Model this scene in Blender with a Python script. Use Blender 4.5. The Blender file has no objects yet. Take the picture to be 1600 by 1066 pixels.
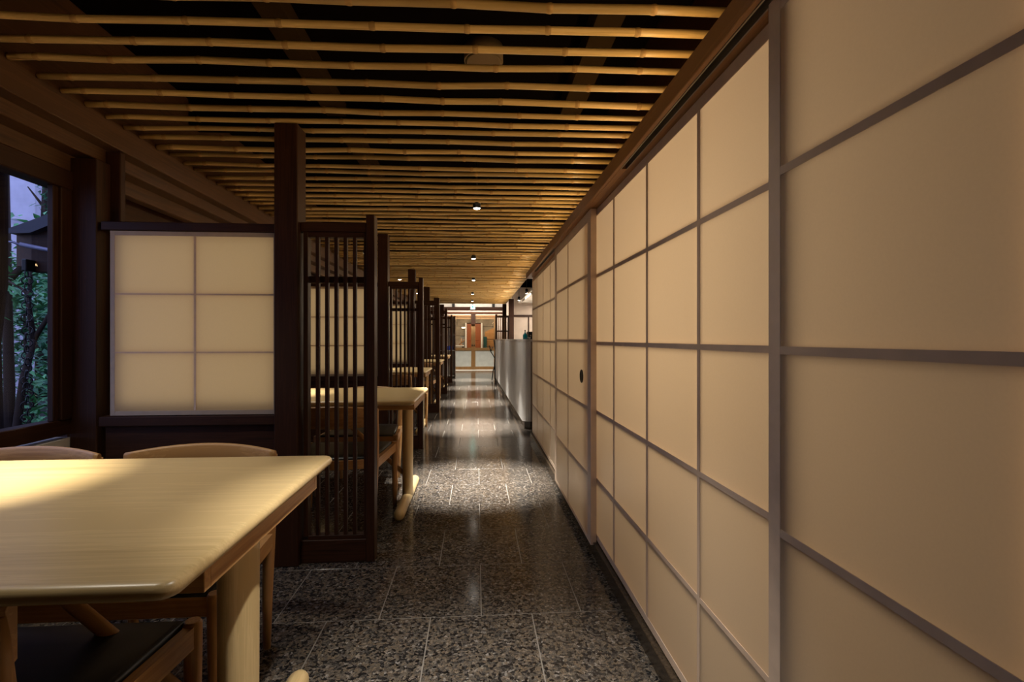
import bpy, bmesh, math, random
from mathutils import Vector, Matrix, Euler
random.seed(7)
C = bpy.context.scene.collection
sc = bpy.context.scene
PI = math.pi

# ------------------------------------------------------------ camera, world, exposure
cam = bpy.data.objects.new('camera', bpy.data.cameras.new('camera'))
C.objects.link(cam)
cam.location = (0, 0, 1.12)
cam.rotation_euler = (PI/2, 0, -math.atan(55/780))
cam.data.sensor_width = 36
cam.data.lens = 780/1600*36
cam.data.shift_y = -3/1600
cam.data.clip_start = 0.02
cam.data.clip_end = 200
sc.camera = cam

w = bpy.data.worlds.new('dusk_sky'); sc.world = w; w.use_nodes = True
bg = w.node_tree.nodes['Background']
bg.inputs['Color'].default_value = (0.42, 0.50, 1.0, 1)
bg.inputs['Strength'].default_value = 1.6

sc.view_settings.view_transform = 'Standard'
sc.view_settings.look = 'None'
sc.view_settings.gamma = 1
sc.view_settings.use_curve_mapping = False
sc.view_settings.exposure = 0.0

WARM = (1.0, 0.80, 0.56)
WHITE = (1.0, 0.92, 0.81)

def area_light(name, loc, target, sx, sy, power, color):
    l = bpy.data.lights.new(name, 'AREA'); l.shape = 'RECTANGLE'; l.size = sx; l.size_y = sy
    l.energy = power; l.color = color
    o = bpy.data.objects.new(name, l); C.objects.link(o); o.location = loc
    d = Vector(target) - Vector(loc)
    o.rotation_euler = d.to_track_quat('-Z', 'Y').to_euler()
    return o

# lamps of the room behind the paper doors
for y, p in ((1.66, 8.2), (3.0, 4.6), (4.55, 6.8)):
    area_light('backlight', (1.45, y, 1.32), (0.6, y, 1.32), 1.2, 1.1, p, (1.0, 0.76, 0.485))
# warm lamp strip lying on top of the header, washing the bamboo
area_light('cove_light', (0.815, 7.0, 1.925), (-1.0, 7.0, 2.40), 16.0, 0.03, 50, (1.0, .66, .30))
# lamps of the bar and of the entrance hall
area_light('bar_light', (1.75, 11.4, 2.08), (1.75, 11.4, 0), 0.5, 4.2, 95, WHITE)
area_light('hall_light', (-0.1, 15.75, 2.5), (-0.1, 16.4, 1.6), 2.2, 0.3, 26, WHITE)
area_light('hall_light', (-0.1, 17.0, 2.5), (-0.1, 18.0, 0.2), 2.2, 0.4, 110, WHITE)
area_light('entrance_light', (-0.1, 20.3, 2.5), (-0.1, 20.6, 0), 2.6, 1.0, 120, (1, .78, .55))

# ------------------------------------------------------------ materials
def mat(name):
    m = bpy.data.materials.new(name); m.use_nodes = True
    nt = m.node_tree; b = nt.nodes['Principled BSDF']
    return m, nt, b

def ramp(nt, stops):
    r = nt.nodes.new('ShaderNodeValToRGB')
    e = r.color_ramp.elements
    e[0].position, e[0].color = stops[0][0], (*stops[0][1], 1)
    e[1].position, e[1].color = stops[-1][0], (*stops[-1][1], 1)
    for p, c in stops[1:-1]:
        n = e.new(p); n.color = (*c, 1)
    return r

def coords(nt, scale=(1, 1, 1), rand=True):
    tc = nt.nodes.new('ShaderNodeTexCoord'); mp = nt.nodes.new('ShaderNodeMapping')
    mp.inputs['Scale'].default_value = scale
    if rand:
        oi = nt.nodes.new('ShaderNodeObjectInfo'); mu = nt.nodes.new('ShaderNodeMath'); mu.operation = 'MULTIPLY'
        mu.inputs[1].default_value = 37.0
        nt.links.new(oi.outputs['Random'], mu.inputs[0])
        ad = nt.nodes.new('ShaderNodeVectorMath'); ad.operation = 'ADD'
        nt.links.new(tc.outputs['Object'], ad.inputs[0]); nt.links.new(mu.outputs[0], ad.inputs[1])
        nt.links.new(ad.outputs[0], mp.inputs['Vector'])
    else:
        nt.links.new(tc.outputs['Object'], mp.inputs['Vector'])
    return mp.outputs['Vector']

def wood(name, dark, light, axis, rough=0.45, fine=90, spec=0.4, bump=0.05):
    m, nt, b = mat(name)
    s = [fine, fine, fine]; s[axis] = fine*0.03
    v = coords(nt, s)
    n = nt.nodes.new('ShaderNodeTexNoise'); n.inputs['Scale'].default_value = 1.0
    n.inputs['Detail'].default_value = 4; n.inputs['Roughness'].default_value = 0.6
    nt.links.new(v, n.inputs['Vector'])
    s2 = [7, 7, 7]; s2[axis] = 0.8
    v2 = coords(nt, s2)
    n2 = nt.nodes.new('ShaderNodeTexNoise'); n2.inputs['Scale'].default_value = 1.0; n2.inputs['Detail'].default_value = 3
    n2.inputs['Distortion'].default_value = 0.6
    nt.links.new(v2, n2.inputs['Vector'])
    mx = nt.nodes.new('ShaderNodeMath'); mx.operation = 'ADD'
    nt.links.new(n.outputs['Fac'], mx.inputs[0]); nt.links.new(n2.outputs['Fac'], mx.inputs[1])
    r = ramp(nt, [(0.72, dark), (1.0, tuple((a+c)/2 for a, c in zip(dark, light))), (1.28, light)])
    mh = nt.nodes.new('ShaderNodeMath'); mh.operation = 'MULTIPLY'; mh.inputs[1].default_value = 0.5
    nt.links.new(mx.outputs[0], mh.inputs[0])
    for e in r.color_ramp.elements: e.position *= 0.5
    nt.links.new(mh.outputs[0], r.inputs['Fac'])
    nt.links.new(r.outputs['Color'], b.inputs['Base Color'])
    b.inputs['Roughness'].default_value = rough
    b.inputs['Specular IOR Level'].default_value = spec
    if bump:
        bp = nt.nodes.new('ShaderNodeBump'); bp.inputs['Strength'].default_value = bump; bp.inputs['Distance'].default_value = 0.002
        nt.links.new(n.outputs['Fac'], bp.inputs['Height']); nt.links.new(bp.outputs['Normal'], b.inputs['Normal'])
    return m

def plain(name, col, rough=0.5, metal=0.0, spec=0.4, var=0.08, scale=6):
    m, nt, b = mat(name)
    v = coords(nt)
    n = nt.nodes.new('ShaderNodeTexNoise'); n.inputs['Scale'].default_value = scale; n.inputs['Detail'].default_value = 4
    nt.links.new(v, n.inputs['Vector'])
    r = ramp(nt, [(0.3, tuple(c*(1-var) for c in col)), (0.7, tuple(min(1, c*(1+var)) for c in col))])
    nt.links.new(n.outputs['Fac'], r.inputs['Fac']); nt.links.new(r.outputs['Color'], b.inputs['Base Color'])
    b.inputs['Roughness'].default_value = rough; b.inputs['Metallic'].default_value = metal
    b.inputs['Specular IOR Level'].default_value = spec
    return m

def emit(name, col, strength):
    m, nt, b = mat(name)
    b.inputs['Base Color'].default_value = (*col, 1)
    b.inputs['Emission Color'].default_value = (*col, 1); b.inputs['Emission Strength'].default_value = strength
    return m

def paper(name, col, trans=0.6):
    m, nt, b = mat(name); nt.nodes.remove(b)
    out = nt.nodes['Material Output']
    v = coords(nt, (1, 1, 1))
    n = nt.nodes.new('ShaderNodeTexNoise'); n.inputs['Scale'].default_value = 220; n.inputs['Detail'].default_value = 2
    nt.links.new(v, n.inputs['Vector'])
    r = ramp(nt, [(0.3, tuple(c*0.988 for c in col)), (0.7, tuple(min(1, c*1.012) for c in col))])
    nt.links.new(n.outputs['Fac'], r.inputs['Fac'])
    d = nt.nodes.new('ShaderNodeBsdfDiffuse'); t = nt.nodes.new('ShaderNodeBsdfTranslucent'); mx = nt.nodes.new('ShaderNodeMixShader')
    nt.links.new(r.outputs['Color'], d.inputs['Color']); nt.links.new(r.outputs['Color'], t.inputs['Color'])
    mx.inputs[0].default_value = trans
    nt.links.new(d.outputs[0], mx.inputs[1]); nt.links.new(t.outputs[0], mx.inputs[2])
    g = nt.nodes.new('ShaderNodeBsdfGlossy'); g.inputs['Roughness'].default_value = 0.35
    fr = nt.nodes.new('ShaderNodeFresnel'); fr.inputs['IOR'].default_value = 1.25
    m2 = nt.nodes.new('ShaderNodeMixShader'); nt.links.new(fr.outputs[0], m2.inputs[0])
    nt.links.new(mx.outputs[0], m2.inputs[1]); nt.links.new(g.outputs[0], m2.inputs[2])
    nt.links.new(m2.outputs[0], out.inputs['Surface'])
    return m

def glass_mat(name, tint=(0.93, 0.96, 0.97)):
    m, nt, b = mat(name); nt.nodes.remove(b)
    out = nt.nodes['Material Output']
    t = nt.nodes.new('ShaderNodeBsdfTransparent'); t.inputs['Color'].default_value = (*tint, 1)
    g = nt.nodes.new('ShaderNodeBsdfGlossy'); g.inputs['Roughness'].default_value = 0.02
    fr = nt.nodes.new('ShaderNodeFresnel'); fr.inputs['IOR'].default_value = 1.3
    mx = nt.nodes.new('ShaderNodeMixShader')
    nt.links.new(fr.outputs[0], mx.inputs[0]); nt.links.new(t.outputs[0], mx.inputs[1]); nt.links.new(g.outputs[0], mx.inputs[2])
    nt.links.new(mx.outputs[0], out.inputs['Surface'])
    return m

def granite(name):
    m, nt, b = mat(name)
    v = coords(nt, (1, 1, 1))
    vo = nt.nodes.new('ShaderNodeTexVoronoi'); vo.inputs['Scale'].default_value = 105; vo.inputs['Randomness'].default_value = 1
    nz = nt.nodes.new('ShaderNodeTexNoise'); nz.inputs['Scale'].default_value = 60; nz.inputs['Detail'].default_value = 3
    nt.links.new(v, nz.inputs['Vector'])
    ds = nt.nodes.new('ShaderNodeVectorMath'); ds.operation = 'MULTIPLY_ADD'
    ds.inputs[1].default_value = (0.02, 0.02, 0.02)
    nt.links.new(nz.outputs['Color'], ds.inputs[0]); nt.links.new(v, ds.inputs[2])
    nt.links.new(ds.outputs[0], vo.inputs['Vector'])
    sp = nt.nodes.new('ShaderNodeSeparateColor'); nt.links.new(vo.outputs['Color'], sp.inputs[0])
    r = ramp(nt, [(0.0, (.010, .010, .011)), (0.22, (.03, .029, .03)), (0.42, (.085, .076, .066)), (0.62, (.16, .122, .085)), (0.8, (.11, .10, .09)), (0.92, (.20, .16, .12)), (1.0, (.28, .26, .24))])
    nt.links.new(sp.outputs[0], r.inputs['Fac'])
    v2 = nt.nodes.new('ShaderNodeTexNoise'); v2.inputs['Scale'].default_value = 240; v2.inputs['Detail'].default_value = 2
    nt.links.new(v, v2.inputs['Vector'])
    r2 = ramp(nt, [(0.38, (.3, .3, .3)), (0.62, (1, 1, 1))]); nt.links.new(v2.outputs['Fac'], r2.inputs['Fac'])
    mu = nt.nodes.new('ShaderNodeMix'); mu.data_type = 'RGBA'; mu.blend_type = 'MULTIPLY'; mu.inputs[0].default_value = 0.8
    nt.links.new(r.outputs['Color'], mu.inputs[6]); nt.links.new(r2.outputs['Color'], mu.inputs[7])
    nt.links.new(mu.outputs[2], b.inputs['Base Color'])
    b.inputs['Roughness'].default_value = 0.13
    b.inputs['Specular IOR Level'].default_value = 0.5
    return m

M = {}
for ax, t in enumerate('xyz'):
    M['dark_'+t] = wood('dark_wood_'+t, (.018, .0068, .003), (.052, .019, .008), ax, 0.5, 90, 0.2)
    M['oak_'+t] = wood('pale_oak_'+t, (.49, .345, .155), (.65, .48, .24), ax, 0.32, 70, 0.5, 0.03)
    M['ash_'+t] = wood('honey_wood_'+t, (.36, .18, .062), (.56, .32, .13), ax, 0.36, 60, 0.5, 0.03)
M['header'] = wood('cedar_header', (.27, .115, .035), (.44, .21, .07), 1, 0.45, 60)
M['beam'] = wood('brown_beam', (.045, .018, .007), (.10, .044, .017), 1, 0.5, 60)
M['doorwood'] = wood('door_wood', (.20, .10, .035), (.30, .17, .06), 2, 0.45, 60)
M['orangewood'] = wood('orange_wood', (.16, .036, .008), (.25, .066, .016), 2, 0.45, 30)
M['chest'] = wood('chest_wood', (.19, .085, .022), (.30, .14, .045), 0, 0.5, 30)
M['bamboo'] = wood('bamboo', (.46, .29, .10), (.66, .45, .18), 0, 0.38, 30, 0.5, 0.02)
nt_ = M['bamboo'].node_tree; b_ = nt_.nodes['Principled BSDF']
oi_ = nt_.nodes.new('ShaderNodeObjectInfo'); hs_ = nt_.nodes.new('ShaderNodeHueSaturation')   # every culm its own tone
mr_ = nt_.nodes.new('ShaderNodeMapRange'); mr_.inputs[3].default_value = 0.62; mr_.inputs[4].default_value = 1.12
nt_.links.new(oi_.outputs['Random'], mr_.inputs[0]); nt_.links.new(mr_.outputs[0], hs_.inputs['Value'])
src_ = b_.inputs['Base Color'].links[0].from_socket
nt_.links.new(src_, hs_.inputs['Color']); nt_.links.new(hs_.outputs[0], b_.inputs['Base Color'])
M['node'] = plain('bamboo_node', (.46, .28, .105), 0.6, 0, 0.3, 0.2, 60)
M['paper'] = paper('shoji_paper', (.86, .715, .545), 0.74)
M['paper2'] = paper('partition_paper', (.87, .735, .52), 0.82)
M['bar'] = plain('paper_covered_bar', (.64, .475, .345), 0.5, 0, 0.2, 0.06, 20)
M['stile'] = plain('paper_covered_stile', (.70, .53, .395), 0.5, 0, 0.2, 0.06, 20)
M['bar2'] = plain('thin_muntin', (.70, .52, .36), 0.5, 0, 0.2, 0.06, 20)
M['stile2'] = plain('partition_edge', (.44, .34, .245), 0.5, 0, 0.2, 0.06, 20)
M['granite'] = granite('polished_granite')
M['grout'] = plain('grout', (.20, .18, .155), 0.8)
M['black'] = plain('black_seat', (.009, .009, .010), 0.42, 0, 0.3)
M['blackmetal'] = plain('black_metal', (.012, .012, .012), 0.35, 0.3)
M['ceiling'] = plain('dark_ceiling', (.0045, .0026, .0015), 1.0, 0, 0.02)
M['cbeam'] = plain('ceiling_joist', (.04, .023, .010), 1.0, 0, 0.02)
M['speaker'] = plain('speaker_cloth', (.17, .11, .055), 0.8)
M['white'] = plain('white_plaster', (.62, .57, .50), 0.8)
M['cream'] = plain('cream_plaster', (.62, .50, .40), 0.8)
M['plinth'] = plain('granite_plinth', (.05, .035, .022), 0.25, 0, 0.5, 0.5, 120)
M['alu'] = plain('aluminium', (.34, .29, .24), 0.4, 0.6)
M['steel'] = plain('pearl_steel', (.88, .85, .81), 0.3, 0.12, 0.5, 0.05, 3)
M['laminate'] = plain('tan_laminate', (.34, .255, .18), 0.5)
M['teal'] = plain('teal_glass', (.0, .13, .14), 0.15)
M['greenpanel'] = plain('dark_green_panel', (.012, .045, .038), .4)
M['blue'] = plain('blue_cloth', (.01, .04, .30), 0.7)
M['china'] = plain('white_china', (.75, .72, .68), 0.25)
M['stone'] = plain('wall_stone', (.20, .155, .105), 0.7, 0, 0.3, 0.4, 3)
M['frost'] = plain('frosted_panel', (.52, .54, .50), 0.35)
M['glass'] = glass_mat('window_glass')
M['bark'] = wood('bark', (.02, .014, .011), (.075, .05, .04), 2, 0.9, 40, 0.2, 0.8)
M['leaf'] = plain('leaf', (.11, .36, .13), 0.5, 0, 0.4, 0.5, 3)
M['leaf2'] = plain('leaf_deep', (.05, .20, .09), 0.5, 0, 0.4, 0.5, 3)
M['soil'] = plain('soil', (.03, .03, .022), 0.9, 0, .2, .5, 5)
M['build'] = plain('pale_building', (.66, .62, .70), 0.7)
M['roof'] = plain('roof_metal', (.045, .045, .06), 0.45)
M['gutter'] = plain('gutter_metal', (.22, .21, .30), 0.35, 0.4)
M['lens'] = emit('lamp_lens', (1.0, .93, .82), 30)
M['exit'] = emit('exit_face', (.45, 1.0, .88), 3.0)
M['exitgreen'] = emit('exit_green', (.0, .45, .25), 1.0)
M['strip'] = emit('light_strip', (1.0, .85, .65), 5)

# ------------------------------------------------------------ helpers
def NB(): return bmesh.new()
def box(bm, x0, x1, y0, y1, z0, z1, bev=0.0, seg=1):
    t = bmesh.new()
    bmesh.ops.create_cube(t, size=1)
    for v in t.verts:
        v.co = Vector(((x0+x1)/2 + v.co.x*(x1-x0), (y0+y1)/2 + v.co.y*(y1-y0), (z0+z1)/2 + v.co.z*(z1-z0)))
    if bev > 0:
        bmesh.ops.bevel(t, geom=t.edges[:], offset=bev, segments=seg, profile=0.5, affect='EDGES')
    merge(bm, t); return bm
def merge(bm, t):
    me = bpy.data.meshes.new('t'); t.to_mesh(me); t.free(); bm.from_mesh(me); bpy.data.meshes.remove(me)
def prism(bm, pts, axis, a, b):
    """closed outline pts (2D) extruded from a to b along axis"""
    def P(u, v, w):
        return (w, u, v) if axis == 0 else ((u, w, v) if axis == 1 else (u, v, w))
    A = [bm.verts.new(P(u, v, a)) for u, v in pts]; B = [bm.verts.new(P(u, v, b)) for u, v in pts]
    n = len(pts)
    bm.faces.new(A); bm.faces.new(B[::-1])
    for i in range(n): bm.faces.new((A[i], B[i], B[(i+1) % n], A[(i+1) % n]))
    return bm
def tube(bm, pts, radii, n=10, cap=True, sx=1.0, sy=1.0):
    """tube through pts; sx, sy flatten the section"""
    rings = []
    pts = [Vector(p) for p in pts]
    for i, p in enumerate(pts):
        d = (pts[min(i+1, len(pts)-1)] - pts[max(i-1, 0)]).normalized()
        up = Vector((0, 0, 1)) if abs(d.z) < 0.9 else Vector((0, 1, 0))
        a = up.cross(d).normalized(); b = d.cross(a).normalized()
        r = radii[i] if isinstance(radii, (list, tuple)) else radii
        rings.append([bm.verts.new(p + a*math.cos(2*PI*k/n)*r*sx + b*math.sin(2*PI*k/n)*r*sy) for k in range(n)])
    for i in range(len(rings)-1):
        for k in range(n):
            f = bm.faces.new((rings[i][k], rings[i][(k+1) % n], rings[i+1][(k+1) % n], rings[i+1][k])); f.smooth = True
    if cap:
        bm.faces.new(rings[0][::-1]); bm.faces.new(rings[-1])
    return bm
def lathe(bm, prof, n=20, cx=0, cy=0):
    rings = []
    for r, z in prof:
        rings.append([bm.verts.new((cx + r*math.cos(2*PI*k/n), cy + r*math.sin(2*PI*k/n), z)) for k in range(n)])
    for i in range(len(rings)-1):
        for k in range(n):
            f = bm.faces.new((rings[i][k], rings[i][(k+1) % n], rings[i+1][(k+1) % n], rings[i+1][k])); f.smooth = True
    bm.faces.new(rings[0][::-1]); bm.faces.new(rings[-1])
    return bm
def quad(bm, a, b, c, d):
    bm.faces.new([bm.verts.new(p) for p in (a, b, c, d)]); return bm
def torus(bm, c, R, r, axis, n=14, m=5):
    vs = []
    for i in range(n):
        a = 2*PI*i/n
        for j in range(m):
            t = 2*PI*j/m
            u = (R + r*math.cos(t))*math.cos(a); v = (R + r*math.cos(t))*math.sin(a); q = r*math.sin(t)
            vs.append(bm.verts.new((c[0]+u*math.cos(axis)-q*math.sin(axis), c[1]+u*math.sin(axis)+q*math.cos(axis), c[2]+v)))
    for i in range(n):
        for j in range(m):
            f = bm.faces.new((vs[i*m+j], vs[((i+1) % n)*m+j], vs[((i+1) % n)*m+(j+1) % m], vs[i*m+(j+1) % m])); f.smooth = True
    return bm
def obj(name, bm, ms, parent=None, loc=None, normals=True):
    if normals: bmesh.ops.recalc_face_normals(bm, faces=bm.faces[:])
    me = bpy.data.meshes.new(name); bm.to_mesh(me); bm.free()
    for m in (ms if isinstance(ms, (list, tuple)) else [ms]): me.materials.append(m)
    o = bpy.data.objects.new(name, me); C.objects.link(o)
    if parent: o.parent = parent
    if loc: o.location = loc
    return o
def bx(name, m, parent, x0, x1, y0, y1, z0, z1, bev=0.002):
    return obj(name, box(NB(), x0, x1, y0, y1, z0, z1, bev), m, parent)
def share(name, me, parent=None, loc=(0, 0, 0), rot=(0, 0, 0)):
    o = bpy.data.objects.new(name, me); C.objects.link(o)
    if parent: o.parent = parent
    o.location = loc; o.rotation_euler = rot
    return o
def thing(name, label, cat, loc=(0, 0, 0), rz=0, group=None):
    o = bpy.data.objects.new(name, None); C.objects.link(o); o.empty_display_size = 0.1
    o.location = loc; o.rotation_euler = (0, 0, rz)
    return tag(o, label, cat, group)
def tag(o, label, cat, group=None):
    o['label'] = label; o['category'] = cat
    if group: o['group'] = group
    return o
def struct(name, bm, m, label=None):
    o = obj(name, bm, m); o['kind'] = 'structure'
    if label: o['label'] = label
    return o
def dup(root, loc, rz, label, group=None):
    r = root.copy(); C.objects.link(r); r.location = loc; r.rotation_euler = (0, 0, rz); r['label'] = label
    if group: r['group'] = group
    for ch in list(root.children):
        c = ch.copy(); C.objects.link(c); c.parent = r
        for g in list(ch.children):
            d = g.copy(); C.objects.link(d); d.parent = c
    return r
def sbox(name, m, x0, x1, y0, y1, z0, z1, bev=0.0, label=None):
    return struct(name, box(NB(), x0, x1, y0, y1, z0, z1, bev), m, label)

# ------------------------------------------------------------ floor
TW, TD, YF0 = 0.409, 0.457, 0.199
XR = 0.612
floor = sbox('floor', M['grout'], -2.06, 2.7, -1.6, 24.0, -0.06, -0.0009, 0, 'polished speckled granite tile floor with pale joints')
G = 0.0023
tile_mesh = {}
def tile_me(wd, dp):
    k = (round(wd, 3), round(dp, 3))
    if k not in tile_mesh:
        bm = box(NB(), G, wd-G, G, dp-G, -0.0034, 0.0, 0.0005)
        me = bpy.data.meshes.new('tile'); bm.to_mesh(me); bm.free(); me.materials.append(M['granite']); tile_mesh[k] = me
    return tile_mesh[k]
rest = NB()
for r in range(-4, 53):
    y = YF0 + r*TD
    if y > 23: break
    off = 0.224 if (r % 2) else 0.018
    x = off - 7*TW
    cells = []
    right_limit = XR if y < 5.2 else 2.6
    while x < right_limit - 0.03:
        a, b = max(x, -2.0), min(x+TW, right_limit)
        if b - a > 0.05: cells.append((a, b))
        x += TW
    for a, b in cells:
        if 0.4 < y < 11.2 and a < 0.62:
            share('tile', tile_me(b-a, TD), floor, (a, y, 0))
        else:
            box(rest, a+G, b-G, y+G, y+TD-G, -0.0034, 0.0)
ro = obj('tile', rest, M['granite'], floor); ro['kind'] = 'stuff'

# ------------------------------------------------------------ walls and upper ceiling
ceil = sbox('ceiling', M['ceiling'], -2.2, 2.7, -1.6, 15.4, 2.62, 2.72, 0, 'dark ceiling hung with a row of bamboo poles')
sbox('ceiling_hall', M['cream'], -2.2, 2.7, 15.4, 24, 2.56, 2.66)
sbox('wall_rear', M['dark_x'], -2.2, 2.7, -1.7, -1.6, -0.06, 2.72)
sbox('wall_end', M['cream'], -2.2, 2.7, 23.4, 23.5, -0.06, 2.72)
# window wall on the left: solid below and above the window, solid beyond it
sbox('wall_left', M['dark_y'], -2.16, -2.1, 2.72, 24.0, -0.06, 2.62)
sbox('wall_left_lower', M['white'], -2.08, -1.97, -1.6, 2.575, -0.06, 0.644)
sbox('wall_left_upper', M['dark_y'], -2.08, -1.98, -1.6, 2.575, 1.92, 2.62)
sbox('wall_left_light_block', M['dark_y'], -2.08, -1.97, -1.6, 1.2, 0.644, 1.92)  # unseen stretch, added solid to keep blue sky light out of the room
# wall above the paper doors, and the room behind them
sbox('wall_right_upper', M['dark_y'], 0.86, 0.90, -1.6, 5.60, 1.88, 2.62)
bm = NB(); box(bm, 0.66, 2.3, 5.565, 5.60, 0, 1.80); box(bm, 2.2, 2.3, -1.6, 5.6, 0, 1.90); box(bm, 0.66, 2.3, -1.6, 5.6, 1.87, 1.89)
struct('wall_right', bm, M['white'])
sbox('wall_bar', M['cream'], 2.55, 2.65, 5.6, 23.5, -0.06, 2.62)
sbox('wall_bar_back', M['cream'], 2.22, 2.3, 5.6, 5.7, -0.06, 2.62)

# ceiling joists above the bamboo
bx('joist', M['cbeam'], ceil, 0.52, 0.645, -1.5, 3.1, 2.52, 2.62)
for y in (0.62, 1.9, 3.25, 4.6, 5.95, 7.3, 8.65, 10.0, 11.4, 12.8, 14.2):
    bx('joist', M['ceiling'], ceil, -2.0, 2.6, y, y+0.12, 2.46, 2.62)
bx('joist', M['cbeam'], ceil, -0.95, -0.83, -1.5, 15.3, 2.54, 2.62)

# bamboo poles, each a piece of the ceiling
ZB = 2.2
def pole_mesh(seed, L=2.68):
    rnd = random.Random(seed)
    bm = NB()
    xs = [0.0]; x = rnd.uniform(0.06, 0.2)
    nodes = []
    while x < L-0.05:
        nodes.append(x); x += rnd.uniform(0.26, 0.37)
    st = [(0.0, 1.0, 0)]
    for q in nodes: st += [(q-0.012, 0.985, 0), (q-0.004, 1.10, 1), (q+0.003, 1.13, 1), (q+0.010, 0.97, 0)]
    st.append((L, 1.0, 0))
    r0, r1 = 0.0130, 0.0148
    if rnd.random() < 0.5: r0, r1 = r1, r0
    r0 *= rnd.uniform(.9, 1.1); r1 *= rnd.uniform(.9, 1.1)
    wob = {}; yo = zo = 0
    for i, q in enumerate(nodes): wob[i] = (rnd.uniform(-.004, .004), rnd.uniform(-.003, .003))
    n = 8; rings = []
    for j, (sx, k, fl) in enumerate(st):
        i = (j-1)//4
        oy, oz = wob.get(i, (0, 0)) if 0 < j < len(st)-1 else (0, 0)
        r = (r0 + (r1-r0)*sx/L)*k
        rings.append([bm.verts.new((sx, oy + r*math.cos(2*PI*a/n), oz + r*math.sin(2*PI*a/n))) for a in range(n)])
    for j in range(len(rings)-1):
        nd = st[j][2] or st[j+1][2]
        for a in range(n):
            f = bm.faces.new((rings[j][a], rings[j][(a+1) % n], rings[j+1][(a+1) % n], rings[j+1][a])); f.smooth = True
            f.material_index = 1 if nd else 0
    bm.faces.new(rings[0][::-1]); bm.faces.new(rings[-1])
    bmesh.ops.recalc_face_normals(bm, faces=bm.faces[:])
    me = bpy.data.meshes.new('bamboo_pole'); bm.to_mesh(me); bm.free()
    me.materials.append(M['bamboo']); me.materials.append(M['node'])
    return me
poles = [pole_mesh(s) for s in range(14)]
near = [(1.10, 1.04), (1.23, 1.18), (1.38, 1.32), (1.52, 1.46), (1.66, 1.603), (1.785, 1.716), (1.912, 1.834), (2.045, 1.972), (2.176, 2.11), (2.291, 2.262), (2.427, 2.404), (2.552, 2.509), (2.677, 2.598),
        (2.798, 2.748), (2.941, 2.875), (3.058, 3.003), (3.197, 3.166), (3.313, 3.267), (3.465, 3.376), (3.588, 3.53), (3.72, 3.65), (3.847, 3.79), (3.985, 3.90), (4.092, 4.01), (4.25, 4.167), (4.372, 4.28), (4.48, 4.42),
        (4.68, 4.62), (4.81, 4.75), (4.93, 4.90), (5.10, 5.05), (5.26, 5.20), (5.39, 5.33), (5.50, 5.46), (5.72, 5.66), (5.93, 5.87), (6.10, 6.06), (6.31, 6.26), (6.43, 6.39)]
ends = list(near)
y = near[-1][1]
while y < 15.1:
    y += random.uniform(0.095, 0.18)
    ends.append((y + random.uniform(0.01, 0.07), y))
XL, XE = -1.79, 0.84
for i, (a, b) in enumerate(ends):
    # a and b: y of the left and of the right end of the pole
    ang = math.atan2(b-a, XE-XL)
    share('bamboo_pole', poles[(i*5+i//14) % 14], ceil, (XL, a, ZB + random.uniform(-.004, .004)), (random.choice((0, .6, 1.3, 2.2, 3.1)), 0, ang))
# ------------------------------------------------------------ left beams (stepped), window, plinths
def beam(name, m, x0, x1, z0, z1, y0=-1.5, y1=15.3): return sbox(name, m, x0, x1, y0, y1, z0, z1, 0.004)
beam('trim_1', M['beam'], -1.88, -1.795, 2.075, 2.62)
beam('trim_2', M['beam'], -1.975, -1.872, 2.01, 2.30)
beam('trim_3', M['beam'], -2.03, -1.965, 1.93, 2.2)

win = sbox('window_1', M['dark_y'], -2.04, -1.965, 1.2, 2.575, 0.66, 0.735, 0.004, 'dark framed window looking out on a dusk garden')
bx('frame', M['dark_y'], win, -2.05, -1.955, 1.2, 2.575, 1.84, 1.93, .004)
bx('frame', M['dark_z'], win, -2.0, -1.955, 2.50, 2.563, 0.735, 1.84, .004)
bx('frame', M['dark_z'], win, -2.05, -1.955, 1.2, 1.28, 0.735, 1.84, .004)
bx('sash', M['dark_z'], win, -1.996, -1.968, 2.47, 2.50, 0.735, 1.84, .003)
obj('pane', quad(NB(), (-1.982, 1.28, .735), (-1.982, 2.47, .735), (-1.982, 2.47, 1.84), (-1.982, 1.28, 1.84)), M['glass'], win, None, False)
sbox('trim_5', M['white'], -1.972, -1.958, -1.5, 2.52, 0.605, 0.644, .002)

# ------------------------------------------------------------ posts
POSTS = [(-0.991, 2.52, .113), (-0.995, 5.10, .10), (-1.044, 7.67, .11), (-1.077, 10.25, .118), (-1.10, 12.9, .12), (-1.134, 15.4, .13)]
ORD = ['nearest', 'second', 'third', 'fourth', 'fifth', 'sixth']
for i, (x, y, wd) in enumerate(POSTS):
    o = obj('post', box(NB(), 0, wd, 0, 0.12, 0, ZB-0.02 if i else ZB-0.018, .004), M['dark_z'], None, (x, y, 0))
    tag(o, f'{ORD[i]} dark square timber post of the row left of the aisle, rising to the bamboo', 'post', 'timber posts along the aisle')
o = obj('post', box(NB(), -1.905, -1.80, 2.662, 2.70, 0, 2.07, .004), M['dark_z'])
tag(o, 'dark brown post just left of the nearest lit paper panel, under the beam', 'post')
o = obj('post', box(NB(), -1.970, -1.845, 2.565, 2.66, 0, 2.0, .004), M['dark_z'])
tag(o, 'near-black corner post between the garden window and the paper panel', 'post')

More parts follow.
